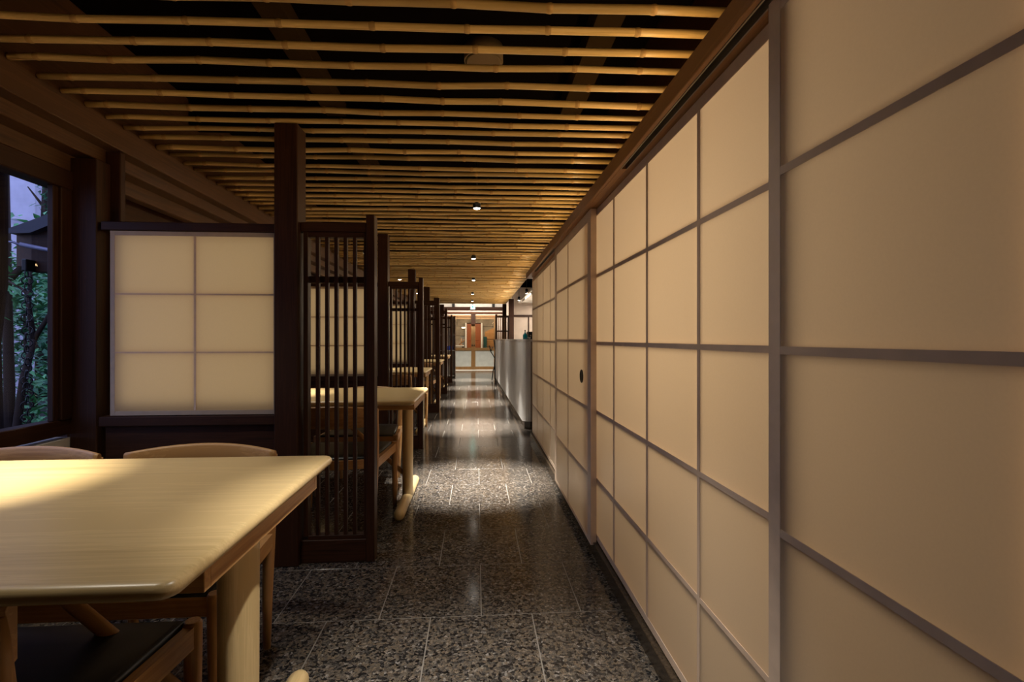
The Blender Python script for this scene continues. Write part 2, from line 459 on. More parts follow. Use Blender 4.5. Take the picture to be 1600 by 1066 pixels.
# ------------------------------------------------------------ lit paper partitions between the booths
def partition(i, x0, x1, y, label):
    t = thing('paper_partition', label, 'partition', (x0, y, 0), 0, 'paper partitions between the booths')
    wd = x1 - x0
    bx('crossbar', M['dark_x'], t, -0.04, wd+0.0, -0.005, 0.075, 1.652, 1.695, .003)
    bx('sill', M['dark_x'], t, -0.04, wd, -0.02, 0.085, 0.695, 0.742, .003)
    bx('lower_panel', M['dark_x'], t, -0.03, wd, 0.012, 0.06, 0.10, 0.695, .002)
    bx('base_rail', M['dark_x'], t, -0.04, wd, -0.005, 0.075, 0.0, 0.10, .003)
    z0, z1 = 0.745, 1.650
    e = 0.022
    bx('panel_edge', M['stile2'], t, 0.0, e, 0.0, 0.03, z0, z1, .001)
    bx('panel_edge', M['stile2'], t, wd-e, wd, 0.0, 0.03, z0, z1, .001)
    bx('panel_edge', M['stile2'], t, e, wd-e, 0.0, 0.03, z1-e, z1, .001)
    bx('panel_edge', M['stile2'], t, e, wd-e, 0.0, 0.03, z0, z0+e, .001)
    bx('back_board', M['dark_z'], t, 0.0, wd, 0.045, 0.055, z0, z1, 0)
    ih = (z1-z0-2*e)/3; iw = (wd-2*e)/2; mw = 0.010
    bx('muntin', M['bar2'], t, e+iw-mw/2, e+iw+mw/2, -0.0005, 0.02, z0+e, z1-e, 0)
    for k in (1, 2):
        for s in (0, 1):
            bx('muntin', M['bar2'], t, e+s*iw+(mw/2 if s else 0), e+(s+1)*iw-(0 if s else mw/2), -0.0005, 0.02, z0+e+k*ih-mw*.35, z0+e+k*ih+mw*.35, 0)
    for s in (0, 1):
        for k in (0, 1, 2):
            obj('pane', quad(NB(), (e+s*iw, .001, z0+e+k*ih), (e+(s+1)*iw, .001, z0+e+k*ih), (e+(s+1)*iw, .001, z0+e+(k+1)*ih), (e+s*iw, .001, z0+e+(k+1)*ih)), M['paper2'], t, None, False)
    # the flat lamp inside the panel
    l = area_light('panel_lamp', (x0+wd/2+0.01, y+0.040, (z0+z1)/2+0.015), (x0+wd/2+0.01, y-1, (z0+z1)/2+0.015), wd-0.06, z1-z0-0.07, PANEL_W, (1.0, .775, .50))
    return t
PANEL_W = 0.80
PL = ['nearest lit paper partition of six panes in a dark frame, behind the front table',
      'second lit paper partition, seen through the nearest lattice screen',
      'third lit paper partition, seen through the second lattice screen',
      'fourth lit paper partition, seen through the third lattice screen',
      'fifth lit paper partition, a sliver deep in the row of booths']
PX = [-1.787, -1.79, -1.80, -1.80, -1.80]
for i in range(5):
    px, py, pw = POSTS[i]
    partition(i, PX[i], px if i == 0 else px-0.002, py+0.05, PL[i])

# ------------------------------------------------------------ lattice screens
def lattice(i, x0, x1, y, label, nsl=6):
    t = thing('lattice_screen', label, 'screen', (x0, y, 0), 0, 'dark lattice screens at the ends of the booths')
    W = x1 - x0; sw = 0.042
    bx('stile', M['dark_z'], t, W-sw, W, 0, 0.075, 0, 1.745, .003)
    bx('stile', M['dark_z'], t, 0.012, 0.034, 0.012, 0.06, 0.13, 1.66, .002)
    bx('top_rail', M['dark_x'], t, 0.0, W-sw, 0.004, 0.07, 1.658, 1.704, .003)
    bx('upper_rail', M['dark_x'], t, 0.034, W-sw-0.014, 0.014, 0.058, 1.632, 1.658, .002)
    bx('bottom_rail', M['dark_x'], t, 0.0, W-sw, 0.004, 0.07, 0.0, 0.115, .003)
    bx('lower_rail', M['dark_x'], t, 0.034, W-sw-0.014, 0.014, 0.058, 0.115, 0.135, .002)
    bx('inner_stile', M['dark_z'], t, W-sw-0.014, W-sw, 0.014, 0.058, 0.115, 1.658, .001)
    bx('middle_rail', M['dark_x'], t, 0.03, W-sw-0.006, 0.040, 0.054, 1.405, 1.437, .001)
    a, b = 0.034, W-sw-0.014
    for k in range(nsl-1):
        xc = a + (b-a)*(k+1)/nsl
        bx('slat', M['dark_z'], t, xc-0.0085, xc+0.0085, 0.014, 0.038, 0.135, 1.632, .001)
    return t
LX = [(-0.877, -0.513, 2.55), (-0.894, -0.548, 5.13), (-0.933, -0.568, 7.65), (-0.958, -0.602, 10.25), (-0.979, -0.628, 12.9)]
LL = ['nearest dark slatted lattice screen, right behind the front table',
      'second dark slatted lattice screen, past the second table',
      'third dark slatted lattice screen down the aisle',
      'fourth dark slatted lattice screen down the aisle',
      'fifth dark slatted lattice screen, beside the far doors']
for i, (a, b, y) in enumerate(LX): lattice(i, a, b, y, LL[i])

# ------------------------------------------------------------ tables
def make_table(label, loc):
    t = thing('dining_table', label, 'table', loc, 0, 'pale wood tables in the booths')
    L, Dp = 1.42, 0.87                                    # right end at x = 0, centre of depth at y = 0
    bm = NB()
    rc = 0.030
    def outline(ins):
        pts = []
        for cx, cy, a0 in ((-rc, Dp/2-rc, 0), (-L+rc, Dp/2-rc, 90), (-L+rc, -Dp/2+rc, 180), (-rc, -Dp/2+rc, 270)):
            for q in range(5):
                a = math.radians(a0 + q*22.5); r = rc - ins if rc-ins > 0.001 else 0.001
                ex = ins - rc if ins > rc else 0
                pts.append((cx + r*math.cos(a) - (ex*(1 if cx > -L/2 else -1)), cy + r*math.sin(a) - ex*(1 if cy > 0 else -1)))
        return pts
    prof = [(0.055, 0.712), (0.016, 0.716), (0.003, 0.722), (0.0, 0.729), (0.001, 0.735), (0.005, 0.741), (0.012, 0.7443), (0.022, 0.745)]
    rings = [[bm.verts.new((x, y, z)) for x, y in outline(i)] for i, z in prof]
    n = len(rings[0])
    for i in range(len(rings)-1):
        for k in range(n):
            f = bm.faces.new((rings[i][k], rings[i][(k+1) % n], rings[i+1][(k+1) % n], rings[i+1][k])); f.smooth = True
    bm.faces.new(rings[0][::-1]); bm.faces.new(rings[-1])
    obj('tabletop', bm, M['oak_x'], t)
    ax, ay = 0.017, 0.125
    z0, z1 = 0.672, 0.714
    bx('apron', M['ash_y'], t, -ax-0.022, -ax, -Dp/2+ay+.022, Dp/2-ay-.022, z0, z1, .001)
    bx('apron', M['ash_y'], t, -L+ax, -L+ax+0.022, -Dp/2+ay+.022, Dp/2-ay-.022, z0, z1, .001)
    bx('apron', M['ash_x'], t, -L+ax, -ax, -Dp/2+ay, -Dp/2+ay+.022, z0, z1, .001)
    bx('apron', M['ash_x'], t, -L+ax, -ax, Dp/2-ay-.022, Dp/2-ay, z0, z1, .001)
    for s in (-1, 1):
        bm = NB(); tube(bm, [(-L/2+s*.035, 0, .690), (-L/2+s*(L/2-.115), 0, .18)], .0165, 12)
        obj('brace', bm, M['ash_x'], t)
    for x in (-0.10, -L+0.10):
        bm = NB(); k = 20
        prof = [(0.712, .036, .075), (0.60, .036, .075), (0.2, .035, .072), (0.10, .035, .074), (0.065, .036, .085), (0.04, .036, .10)]
        rg = [[bm.verts.new((x + a*math.cos(2*PI*q/k), b*math.sin(2*PI*q/k), z)) for q in range(k)] for z, a, b in prof]
        for i in range(len(rg)-1):
            for q in range(k):
                f = bm.faces.new((rg[i][q], rg[i][(q+1) % k], rg[i+1][(q+1) % k], rg[i+1][q])); f.smooth = True
        bm.faces.new(rg[0]); bm.faces.new(rg[-1][::-1])
        obj('leg', bm, M['oak_z'], t)
        bm = NB()
        tube(bm, [(x, s*0.40, 0.038) for s in (-1.06, -1.055, -1.03, -0.98, -.5, 0, .5, .98, 1.03, 1.055, 1.06)], [.008, .018, .027, .034, .035, .036, .035, .034, .027, .018, .008], 14)
        obj('foot', bm, M['oak_y'], t)
    return t
t0 = make_table('large pale oak dining table filling the lower left foreground', (-0.462, 1.226, 0))
TB = [(-0.377, 3.50, 'second pale oak table, with its end past the nearest lattice screen'),
      (-0.585, 6.24, 'third pale oak table, past the second lattice screen'),
      (-0.60, 8.95, 'fourth pale oak table, seen through the third lattice screen'),
      (-0.62, 11.6, 'fifth pale oak table, a small strip seen through slats')]
for x, y, l in TB: dup(t0, (x, y, 0), 0, l)

# ------------------------------------------------------------ chairs
def make_chair(label, loc, rz):
    """origin under the middle of the seat; the sitter looks towards +y"""
    t = thing('dining_chair', label, 'chair', loc, rz, 'wooden chairs with black seats around the tables')
    hw = 0.245; wf = 0.278; yr, yf = -0.23, 0.22
    for s in (-1, 1):
        bm = NB(); tube(bm, [(s*wf, yf, 0.0), (s*wf, yf, 0.18), (s*wf, yf, 0.38), (s*wf, yf, 0.425), (s*wf, yf, 0.431)], [.0135, .0175, .0205, .0205, .017], 12)
        obj('leg', bm, M['ash_z'], t)
        bm = NB(); tube(bm, [(s*(hw-.018), yr-.01, 0.0), (s*(hw-.012), yr, 0.2), (s*(hw-.006), yr, 0.40), (s*hw, yr-.008, 0.58), (s*(hw+.0), yr-.018, 0.70)], [.0135, .018, .021, .019, .015], 12)
        obj('leg', bm, M['ash_z'], t)
        bm = NB(); prism(bm, [(s*hw-.012, yr+.012), (s*hw+.012, yr+.012), (s*wf+.012, yf-.012), (s*wf-.012, yf-.012)], 2, 0.370, 0.422)
        obj('seat_rail', bm, M['ash_y'], t)
    obj('seat_rail', box(NB(), -wf+.012, wf-.012, yf-.014, yf+.012, 0.370, 0.422, .004), M['ash_x'], t)
    # curved rear rail of the seat
    bm = NB(); N = 14
    def arc(x, base, sag): return base - sag*(1-(x/hw)**2)
    pts = []
    for z0, z1, b0, th in ((0.370, 0.422, yr, .024),):
        v = []
        for i in range(N+1):
            x = -hw + 2*hw*i/N; y = arc(x, b0, .045)
            v.append([bm.verts.new((x, y, z0)), bm.verts.new((x, y, z1)), bm.verts.new((x, y+th, z1)), bm.verts.new((x, y+th, z0))])
        for i in range(N):
            for k in range(4):
                bm.faces.new((v[i][k], v[i+1][k], v[i+1][(k+1) % 4], v[i][(k+1) % 4]))
        bm.faces.new(v[0]); bm.faces.new(v[-1][::-1])
    obj('seat_rail', bm, M['ash_x'], t)
    # cushion
    bm = NB(); N = 14
    out = [(-wf+.016, yf+.004), (wf-.016, yf+.004)] + [(x, arc(x, yr+.012, .045)) for x in [hw-.016 - (2*hw-.032)*i/N for i in range(N+1)]]
    cx, cy = 0, -0.01
    prof = [(1.0, .40), (1.0, .422), (.985, .430), (.94, .435), (.6, .437)]
    rg = [[bm.verts.new((cx+(x-cx)*k, cy+(y-cy)*k, z)) for x, y in out] for k, z in prof]
    n = len(out)
    for i in range(len(rg)-1):
        for q in range(n):
            f = bm.faces.new((rg[i][q], rg[i][(q+1) % n], rg[i+1][(q+1) % n], rg[i+1][q])); f.smooth = True
    bm.faces.new(rg[0][::-1]); bm.faces.new(rg[-1])
    obj('seat', bm, M['black'], t)
    # curved back rest with a crowned top
    bm = NB(); N = 20; v = []
    for i in range(N+1):
        u = -1 + 2*i/N; x = u*(hw+.014); y = yr - .012 - .055*(1-u*u)
        top = 0.716 + .020*(1-u*u); bot = 0.605 + .012*u*u; th = .020
        sec = [(0, bot+.006), (0, top-.008), (.004, top-.002), (.010, top), (.016, top-.002), (th, top-.008), (th, bot+.006), (th*.5, bot)]
        v.append([bm.verts.new((x, y+a-.004, z)) for a, z in sec])
    for i in range(N):
        for k in range(8):
            f = bm.faces.new((v[i][k], v[i+1][k], v[i+1][(k+1) % 8], v[i][(k+1) % 8])); f.smooth = True
    bm.faces.new(v[0]); bm.faces.new(v[-1][::-1])
    obj('backrest', bm, M['ash_x'], t)
    return t
c0 = make_chair('honey wood chair tucked in behind the front table, its whole curved back top showing', (-0.987, 1.63, 0), PI)
dup(c0, (-1.585, 1.62, 0), PI, 'honey wood chair behind the front table, against the window side')
dup(c0, (-0.972, 1.055, 0), 0, 'honey wood chair on the near side of the front table, in the bottom left corner')
dup(c0, (-0.83, 3.19, 0), 0, 'wooden chair with its back to the nearest lattice screen, at the second table')
dup(c0, (-0.86, 3.86, 0), PI, 'wooden chair at the far side of the second table, beside its table leg')
dup(c0, (-0.98, 5.86, 0), 0, 'wooden chair on the near side of the third table, behind slats')
dup(c0, (-0.92, 6.66, 0), PI, 'wooden chair on the far side of the third table')
dup(c0, (-0.98, 8.57, 0), 0, 'wooden chair on the near side of the fourth table')
dup(c0, (-0.95, 9.33, 0), PI, 'wooden chair on the far side of the fourth table')

# ------------------------------------------------------------ paper sliding doors on the right
ZT, ZBT = 1.795, 0.075
ROWS = [0.39, 0.742, 1.098, 1.447]
def shoji_door(label, X, y0, y1, vbars, th=0.03, st=0.045, top=0.035, bot=0.03, handle=None, zb=ZBT, dz=0.0, zt=ZT):
    """door in the plane X (its room face), from y0 to y1; vbars are the y of the upright muntins"""
    t = thing('shoji_door', label, 'sliding door', (X, (y0+y1)/2, 0), 0, 'paper sliding doors along the right wall')
    oy = (y0+y1)/2
    def b(name, m, a, c, z0, z1, x0=-0.0012, x1=None, bev=0.001):
        return bx(name, m, t, x0, th if x1 is None else x1, a-oy, c-oy, z0, z1, bev)
    b('stile', M['stile'], y0, y0+st, zb, zt); b('stile', M['stile'], y1-st, y1, zb, zt)
    b('rail', M['stile'], y0+st, y1-st, zt-top, zt); b('rail', M['stile'], y0+st, y1-st, zb, zb+bot)
    vs = sorted(v for v in vbars if y0+st < v < y1-st)
    ys = [y0+st] + vs + [y1-st]
    zs = [zb+bot] + [r+dz for r in ROWS] + [zt-top]
    hw, vw = 0.008, 0.0085
    for v in vs: b('muntin', M['bar'], v-vw, v+vw, zb+bot, zt-top, x1=0.018, bev=0)
    for r in zs[1:-1]:
        for i in range(len(ys)-1):
            b('muntin', M['bar'], ys[i]+(vw if i else 0), ys[i+1]-(vw if i < len(ys)-2 else 0), r-hw, r+hw, x1=0.018, bev=0)
    for i in range(len(ys)-1):
        for k in range(len(zs)-1):
            obj('pane', quad(NB(), (0, ys[i]-oy, zs[k+1]), (0, ys[i+1]-oy, zs[k+1]), (0, ys[i+1]-oy, zs[k]), (0, ys[i]-oy, zs[k])), M['paper'], t, None, False)
    if handle:
        hy, hz = handle
        bm = NB(); torus(bm, (0, 0, 0), 0.034, 0.004, PI/2, 24, 6)
        h = obj('door_pull', bm, M['blackmetal'], t, (-0.002, hy-oy, hz))
        bm = NB()
        rr = [(0.033, -0.0016), (0.030, 0.008), (0.0, 0.010)]
        rg = [[bm.verts.new((x, r*math.cos(2*PI*q/24), r*math.sin(2*PI*q/24))) for q in range(24)] for r, x in rr[:2]]
        for q in range(24): bm.faces.new((rg[0][q], rg[0][(q+1) % 24], rg[1][(q+1) % 24], rg[1][q]))
        bm.faces.new(rg[1]); bm.faces.new(rg[0])
        obj('pull_cup', bm, M['blackmetal'], h)
    return t
shoji_door('paper sliding door nearest the camera, large panes running out of the frame at right', 0.59, -0.88, 0.972, [-0.37, 0.06, 0.487], st=0.040, zt=1.797)
shoji_door('paper sliding door set back in the rear track, four panes wide, between the nearest door and the one with the round pull', 0.622, 0.93, 2.70, [1.362, 1.788, 2.231], st=0.032)
shoji_door('paper sliding door with the small round black pull', 0.588, 2.545, 3.73, [3.19], st=0.075, top=0.055, bot=0.02, handle=(2.765, 0.912), zb=0.055, dz=0.012)
shoji_door('farthest paper sliding door, ending beside the bar counter', 0.622, 3.66, 5.575, [4.20, 4.665, 5.13], st=0.012, zt=1.79)
sbox('baseboard_right', M['plinth'], 0.60, 0.70, -1.6, 5.6, -0.02, 0.068, .002)

# header with its track groove
hd = struct('trim_4', box(NB(), 0.556, 0.572, -1.6, 5.62, 1.80, 1.862, .002), M['header'], 'cedar header over the paper doors with a dark track groove')
bx('fascia', M['header'], hd, 0.572, 0.90, -1.6, 5.60, 1.84, 1.868, 0)
bx('soffit', M['header'], hd, 0.600, 0.622, -1.6, 5.60, 1.80, 1.84, 0.001)
bx('soffit', M['header'], hd, 0.622, 0.70, -1.6, 5.60, 1.80, 1.84, 0.001)
for a, b in ((-1.6, 0.95), (1.96, 3.72), (5.0, 5.60)):
    bx('soffit', M['header'], hd, 0.572, 0.600, a, b, 1.80, 1.84, 0.001)
for a, b in ((0.95, 1.96), (3.72, 5.0)):
    bx('track', M['alu'], hd, 0.572, 0.576, a, b, 1.799, 1.84, 0)
    bx('track', M['alu'], hd, 0.596, 0.600, a, b, 1.799, 1.84, 0)
    bx('track', M['blackmetal'], hd, 0.576, 0.596, a, b, 1.83, 1.84, 0)

# ------------------------------------------------------------ spotlights
def spot(x, y, z, label, power, ang=80, blend=0.9, hang=0.10, group='spotlights under the bamboo', col=WHITE, rad=0.02, spill=0):
    t = thing('spotlight', label, 'spotlight', (x, y, z), 0, group)
    bm = NB(); lathe(bm, [(.026, 0.012), (.030, 0.004), (.031, 0.0), (.031, hang-.008), (.024, hang)], 18)
    # hollow mouth
    obj('housing', bm, M['blackmetal'], t)
    bm = NB(); tube(bm, [(0, 0, hang), (0, 0, 2.62-z)], .006, 8); obj('stem', bm, M['blackmetal'], t)
    bm = NB(); lathe(bm, [(.023, -.002), (.025, .004), (.022, .010)], 18); obj('lens', bm, M['lens'], t)
    l = bpy.data.lights.new('lamp', 'SPOT'); l.energy = power; l.spot_size = math.radians(ang); l.spot_blend = blend
    l.color = col; l.shadow_soft_size = rad
    o = bpy.data.objects.new('lamp', l); C.objects.link(o); o.location = (x, y, z-0.012)
    if spill:                                             # the wide, weak part of the beam
        l2 = l.copy(); l2.energy = spill; l2.spot_size = math.radians(115)
        o2 = bpy.data.objects.new('lamp', l2); C.objects.link(o2); o2.location = (x, y, z-0.012)
    return t
AISLE = [1.25, 3.95, 6.42, 8.80, 11.5, 13.7]
SL = ['', 'nearest black spotlight glowing under the bamboo above the aisle', 'second black aisle spotlight under the bamboo',
      'third black aisle spotlight under the bamboo', 'fourth black aisle spotlight, a dark dot under the bamboo', 'fifth black aisle spotlight, just above the exit sign']
for i, y in enumerate(AISLE):
    spot([0, 0, -.041, -.056, -.095, -.122][i], y, 2.15, SL[i] or 'black aisle spotlight overhead, above the front table end', 235 if i == 0 else 1400, 54 if i == 0 else 42, 1.0, col=(1, .95, .87), spill=12 if i < 2 else 40)
for i, (x, y) in enumerate([(-1.36, 1.40), (-1.36, 3.56), (-1.36, 6.24), (-1.36, 8.95), (-1.36, 11.6)]):
    spot(x, y, 2.17, f'black spotlight over the {["front", "second", "third", "fourth", "fifth"][i]} table, by the beam', 330, 34, 1.0, col=(1, .91, .75), spill=40)
for i, (x, y) in enumerate([(1.10, 11.0), (1.10, 13.0)]):
    spot(x, y, 2.13, ['black spotlight over the bar counter, right of the aisle', 'farther black spotlight over the bar counter end'][i], 14, 80, 1.0)

# round ceiling speaker above the bamboo
t = thing('ceiling_speaker', 'round tan ceiling speaker glimpsed above the bamboo', 'speaker', (0.035, 2.57, 2.545))
bm = NB(); lathe(bm, [(.100, 0.0), (.100, .075)], 28); obj('body', bm, M['speaker'], t)
bm = NB(); lathe(bm, [(.085, -.006), (.094, 0.0)], 28); obj('grille', bm, M['speaker'], t)

# ------------------------------------------------------------ bar counter
t = thing('bar_counter', 'pearly fluted bar counter with a rounded corner, at the end of the paper doors', 'counter', (0.0, 0, 0))
x0, y0, x1, y1 = 0.565, 6.14, 2.0, 13.2
R = 0.10; path = []
path.append((x0-.07, y1))
ny = 200
for i in range(1, ny): 
    f = i/ny; path.append((x0-.07*(1-f), y1 + (y0+R-y1)*f))
for q in range(0, 13):
    a = math.radians(180 + q*90/12); path.append((x0+R+R*math.cos(a), y0+R+R*math.sin(a)))
bm = NB(); prev = None
for i, (x, y) in enumerate(path):
    fl = 0.003*(1 if i % 2 else -1)*(1 if i < len(path)-4 else 0)
    if prev is None: nx, nyv = -1, 0
    else:
        dx, dy = x-path[i-1][0], y-path[i-1][1]; d = math.hypot(dx, dy) or 1; nx, nyv = dy/d, -dx/d
    prev = 1
    path[i] = (x + nx*fl, y + nyv*fl)
cols = [[bm.verts.new((x, y, z)) for z in (0.10, 1.09)] for x, y in path]
for i in range(len(cols)-1):
    f = bm.faces.new((cols[i][0], cols[i+1][0], cols[i+1][1], cols[i][1])); f.smooth = True
obj('front_panel', bm, M['steel'], t)
bx('end_panel', M['laminate'], t, x0+R, x1, y0, y0+.03, 0.10, 1.09, .001)
bm = NB(); out = [(x0-.072, y1)] + [(x0+R+(R+.004)*math.cos(math.radians(180+q*15)), y0+R+(R+.004)*math.sin(math.radians(180+q*15))) for q in range(7)] + [(x1, y0-.004), (x1, y1)]
prism(bm, out, 2, 1.09, 1.118); obj('counter_top', bm, M['china'], t)
bm = NB(); prism(bm, [(x0-.02, y1), (x0+.03, y0+.10), (x0+.10, y0+.04), (x1, y0+.04), (x1, y1)], 2, 0.0, 0.10); obj('plinth', bm, M['plinth'], t)
# on the counter
t = thing('bottle', 'teal glass bottle with a long neck standing on the bar counter', 'bottle', (0.655, 6.75, 1.118))
bm = NB(); lathe(bm, [(.026, 0), (.030, .004), (.031, .045), (.028, .062), (.012, .08), (.0075, .09), (.007, .112)], 18); obj('body', bm, M['teal'], t)
bm = NB(); lathe(bm, [(.009, .112), (.009, .126)], 12); obj('cap', bm, M['blackmetal'], t)
t = thing('coffee_machine', 'dark machine with knobs at the edge of the bar counter, behind the teal bottle', 'machine', (0.72, 6.95, 1.118))
bx('body', M['blackmetal'], t, 0, .36, 0, .30, .012, .105, .006)
bx('base', M['blackmetal'], t, .01, .35, .01, .29, 0, .012, 0)
for k in range(4):
    bm = NB(); lathe(bm, [(.011, 0), (.011, .012), (.008, .014)], 12)
    bmesh.ops.rotate(bm, verts=bm.verts[:], cent=(0, 0, 0), matrix=Matrix.Rotation(PI/2, 3, 'X'))
    obj('knob', bm, M['alu'], t, (.03+.04*k, 0, .075 if k % 2 else .05))
for k, x in enumerate((0.715, 0.775)):
    bm = NB(); lathe(bm, [(.012, 0), (.020, .012), (.022, .028), (.0205, .028), (.018, .012)], 16)
    o = obj('cup', bm, M['china'], None, (x, 6.80-.06*k, 1.118)); tag(o, ['small white cup just right of the teal bottle', 'small white cup against the paper door edge on the counter'][k], 'cup', 'cups on the bar counter')

# twigs at the far end of the counter
t = thing('twig_arrangement', 'bare dark twigs leaning at the far end of the bar counter', 'branch', (0.475, 13.35, 0))
for pts, r in (([(0.02, 0, 0), (0, 0, .4), (.03, 0, .8), (-.02, 0, 1.1)], .018), ([(0.0, 0, .62), (-.10, 0, .78), (-.14, 0, .95)], .014), ([(0.0, 0, .40), (-.04, 0, .26), (-.07, 0, .02)], .014), ([(-.10, 0, .78), (-.05, 0, .92)], .010), ([(.03, 0, .8), (.06, 0, 1.0)], .01)):
    bm = NB(); tube(bm, pts, r, 7); obj('twig', bm, M['blackmetal'], t)

# right side of the far hall
o = obj('post', box(NB(), 0.85, 0.985, 13.25, 13.38, 0, 2.19, .004), M['dark_z']); tag(o, 'dark brown post right of the aisle, behind the bar counter', 'post')
o = obj('post', box(NB(), 0.79, 0.91, 15.3, 15.42, 0, 2.2, .004), M['dark_z']); tag(o, 'dark post right of the far doors, behind the slatted screen', 'post')
sbox('wall_bar_end', M['cream'], 0.99, 2.6, 14.0, 14.1, 0, 2.62)
sbox('trim_6', M['dark_x'], 0.985, 2.55, 13.95, 14.0, 1.745, 1.80, .002)
bx('stile', M['dark_z'], bpy.data.objects['wall_bar_end'], 1.44, 1.47, 13.97, 14.0, 0, 1.745, .001)
t = thing('slatted_screen', 'small dark screen with honey slats right of the far doors', 'screen', (0.53, 14.4, 0))
bx('stile', M['dark_z'], t, 0, .06, 0, .06, 0, 1.83, .002); bx('stile', M['dark_z'], t, .36, .40, 0, .06, 0, 1.80, .002)
bx('rail', M['dark_x'], t, .06, .36, .01, .05, 1.74, 1.79, .002); bx('rail', M['dark_x'], t, .06, .36, .01, .05, 1.33, 1.37, .002); bx('rail', M['dark_x'], t, .06, .36, .01, .05, 0, .12, .002)
for k in range(5):
    bx('slat', M['chest'], t, .085+.055*k, .108+.055*k, .015, .04, .12, 1.33, 0); bx('slat', M['chest'], t, .085+.055*k, .108+.055*k, .015, .04, 1.37, 1.74, 0)
# bulkhead over the bar with its lit strip
bh = sbox('ceiling_bar', M['white'], 1.12, 2.55, 5.7, 13.6, 2.115, 2.16, 0, 'pale bulkhead over the bar')
t = thing('strip_light', 'bright strip light under the pale bulkhead over the bar', 'light', (1.15, 9.6, 2.06))
bx('body', M['white'], t, 0, .10, 0, 3.0, 0.0, .055, .002); bx('diffuser', M['strip'], t, -.004, 0.0, 1.0, 2.2, .008, .040, 0)

# ------------------------------------------------------------ far end: beams, exit sign, doors, stone hall
sbox('trim_7', M['white'], -1.6, 0.95, 16.35, 16.4, 2.16, 2.56)
for k, x in enumerate((-0.80, 0.50)):
    bx('bracket', M['blackmetal'], bpy.data.objects['trim_7'], x, x+.085, 16.25, 16.35, 2.16, 2.30, 0)
sbox('trim_8', M['dark_x'], -1.6, 0.95, 16.2, 16.36, 2.05, 2.16, .003)
sbox('trim_9', M['dark_x'], -1.6, 0.95, 17.3, 17.42, 1.985, 2.06, .003)
sbox('trim_10', M['cream'], -1.6, 1.2, 18.15, 18.3, 1.985, 2.56)
t = thing('exit_sign', 'glowing green and white exit sign hung under the bamboo at the far end', 'sign', (-0.12, 15.0, 2.005))
bx('case', M['white'], t, -.073, .073, 0, .04, 0, .148, .003)
bx('face', M['exit'], t, -.066, .066, -.004, 0, .007, .141, 0)
bm = NB(); lathe(bm, [(.011, .105), (.013, .115), (.008, .125)], 10, -.012, -.006)
tube(bm, [(-.012, -.006, .10), (.004, -.006, .065)], .012, 6); tube(bm, [(.004, -.006, .065), (-.030, -.006, .030)], .007, 6)
tube(bm, [(.004, -.006, .065), (.030, -.006, .045), (.026, -.006, .02)], .007, 6); tube(bm, [(-.014, -.006, .095), (.022, -.006, .085)], .006, 6); tube(bm, [(-.012, -.006, .095), (-.038, -.006, .075)], .006, 6)
obj('pictogram', bm, M['exitgreen'], t)
bm = NB(); tube(bm, [(0, .02, .148), (0, .02, .6)], .008, 8); obj('hanger', bm, M['blackmetal'], t)

def far_door(name, x0, x1, handle_x, label):
    d = struct(name, box(NB(), x0, x0+.075, 18.2, 18.25, 0, 1.93, .003), M['doorwood'], label)
    bx('stile', M['doorwood'], d, x1-.075, x1, 18.2, 18.25, 0, 1.93, .003)
    bx('rail', M['doorwood'], d, x0+.075, x1-.075, 18.2, 18.25, 1.84, 1.93, .003)
    bx('rail', M['doorwood'], d, x0+.075, x1-.075, 18.195, 18.25, .70, .80, .003)
    bx('rail', M['doorwood'], d, x0+.075, x1-.075, 18.2, 18.25, 0, .12, .003)
    bx('pane', M['glass'], d, x0+.075, x1-.075, 18.222, 18.228, .80, 1.84, 0)
    bx('lower_panel', M['frost'], d, x0+.075, x1-.075, 18.215, 18.235, .12, .70, 0)
    bm = NB(); lathe(bm, [(.020, 0), (.024, .015), (.018, .03)], 14); bmesh.ops.rotate(bm, verts=bm.verts[:], cent=(0, 0, 0), matrix=Matrix.Rotation(PI/2, 3, 'X'))
    obj('handle', bm, M['blackmetal'], d, (handle_x, 18.2, .90))
    return d
far_door('door_1', -0.94, -0.128, -0.165, 'left glazed entrance door with a white lower panel')
far_door('door_2', -0.126, 0.70, -0.09, 'right glazed entrance door with a white lower panel')
sbox('trim_11', M['dark_z'], -0.205, -0.05, 18.10, 18.18, 1.65, 2.05, .003)
sbox('trim_12', M['header'], -1.0, 0.78, 18.16, 18.26, 1.93, 1.985, .003)
sbox('trim_13', M['white'], -1.0, 0.78, 17.75, 18.19, -0.003, 0.012, .002)
sbox('wall_entrance_left', M['cream'], -2.0, -0.945, 18.2, 18.3, 0, 1.985)
sbox('wall_entrance_right', M['cream'], 0.71, 2.55, 18.2, 18.3, 0, 1.985)
sw = sbox('wall_stone', M['grout'], -2.0, 2.5, 22.05, 22.2, 0, 2.56, 0, 'stone tiled wall of the entrance beyond the doors')
rnd = random.Random(3)
for r in range(6):
    x = -1.6 - (.3 if r % 2 else 0)
    while x < 1.3:
        wd = rnd.choice((.55, .75, .9))
        z0 = r*.42
        p = rnd.uniform(0, .02)
        if not (-.58 < x+wd/2 < .30 and z0 < 1.5):
            o = bx('stone_tile', M['stone'], sw, x+.006, x+wd-.006, 22.02-p, 22.06, z0+.006, z0+.414, .004)
        x += wd
t = thing('wooden_door', 'orange wooden double door in the stone hall behind the glass', 'door', (-0.13, 21.9, 0))
for s in (-1, 1):
    bx('leaf', M['orangewood'], t, min(0, s*.31)+.002, max(0, s*.31)-.002, 0, .05, 0, 1.79, .003)
    bx('jamb', M['white'], t, min(s*.31, s*.38), max(s*.31, s*.38), -.01, .08, 0, 1.83, .003)
bx('lintel', M['dark_x'], t, -.31, .31, -.01, .08, 1.79, 1.83, .002)
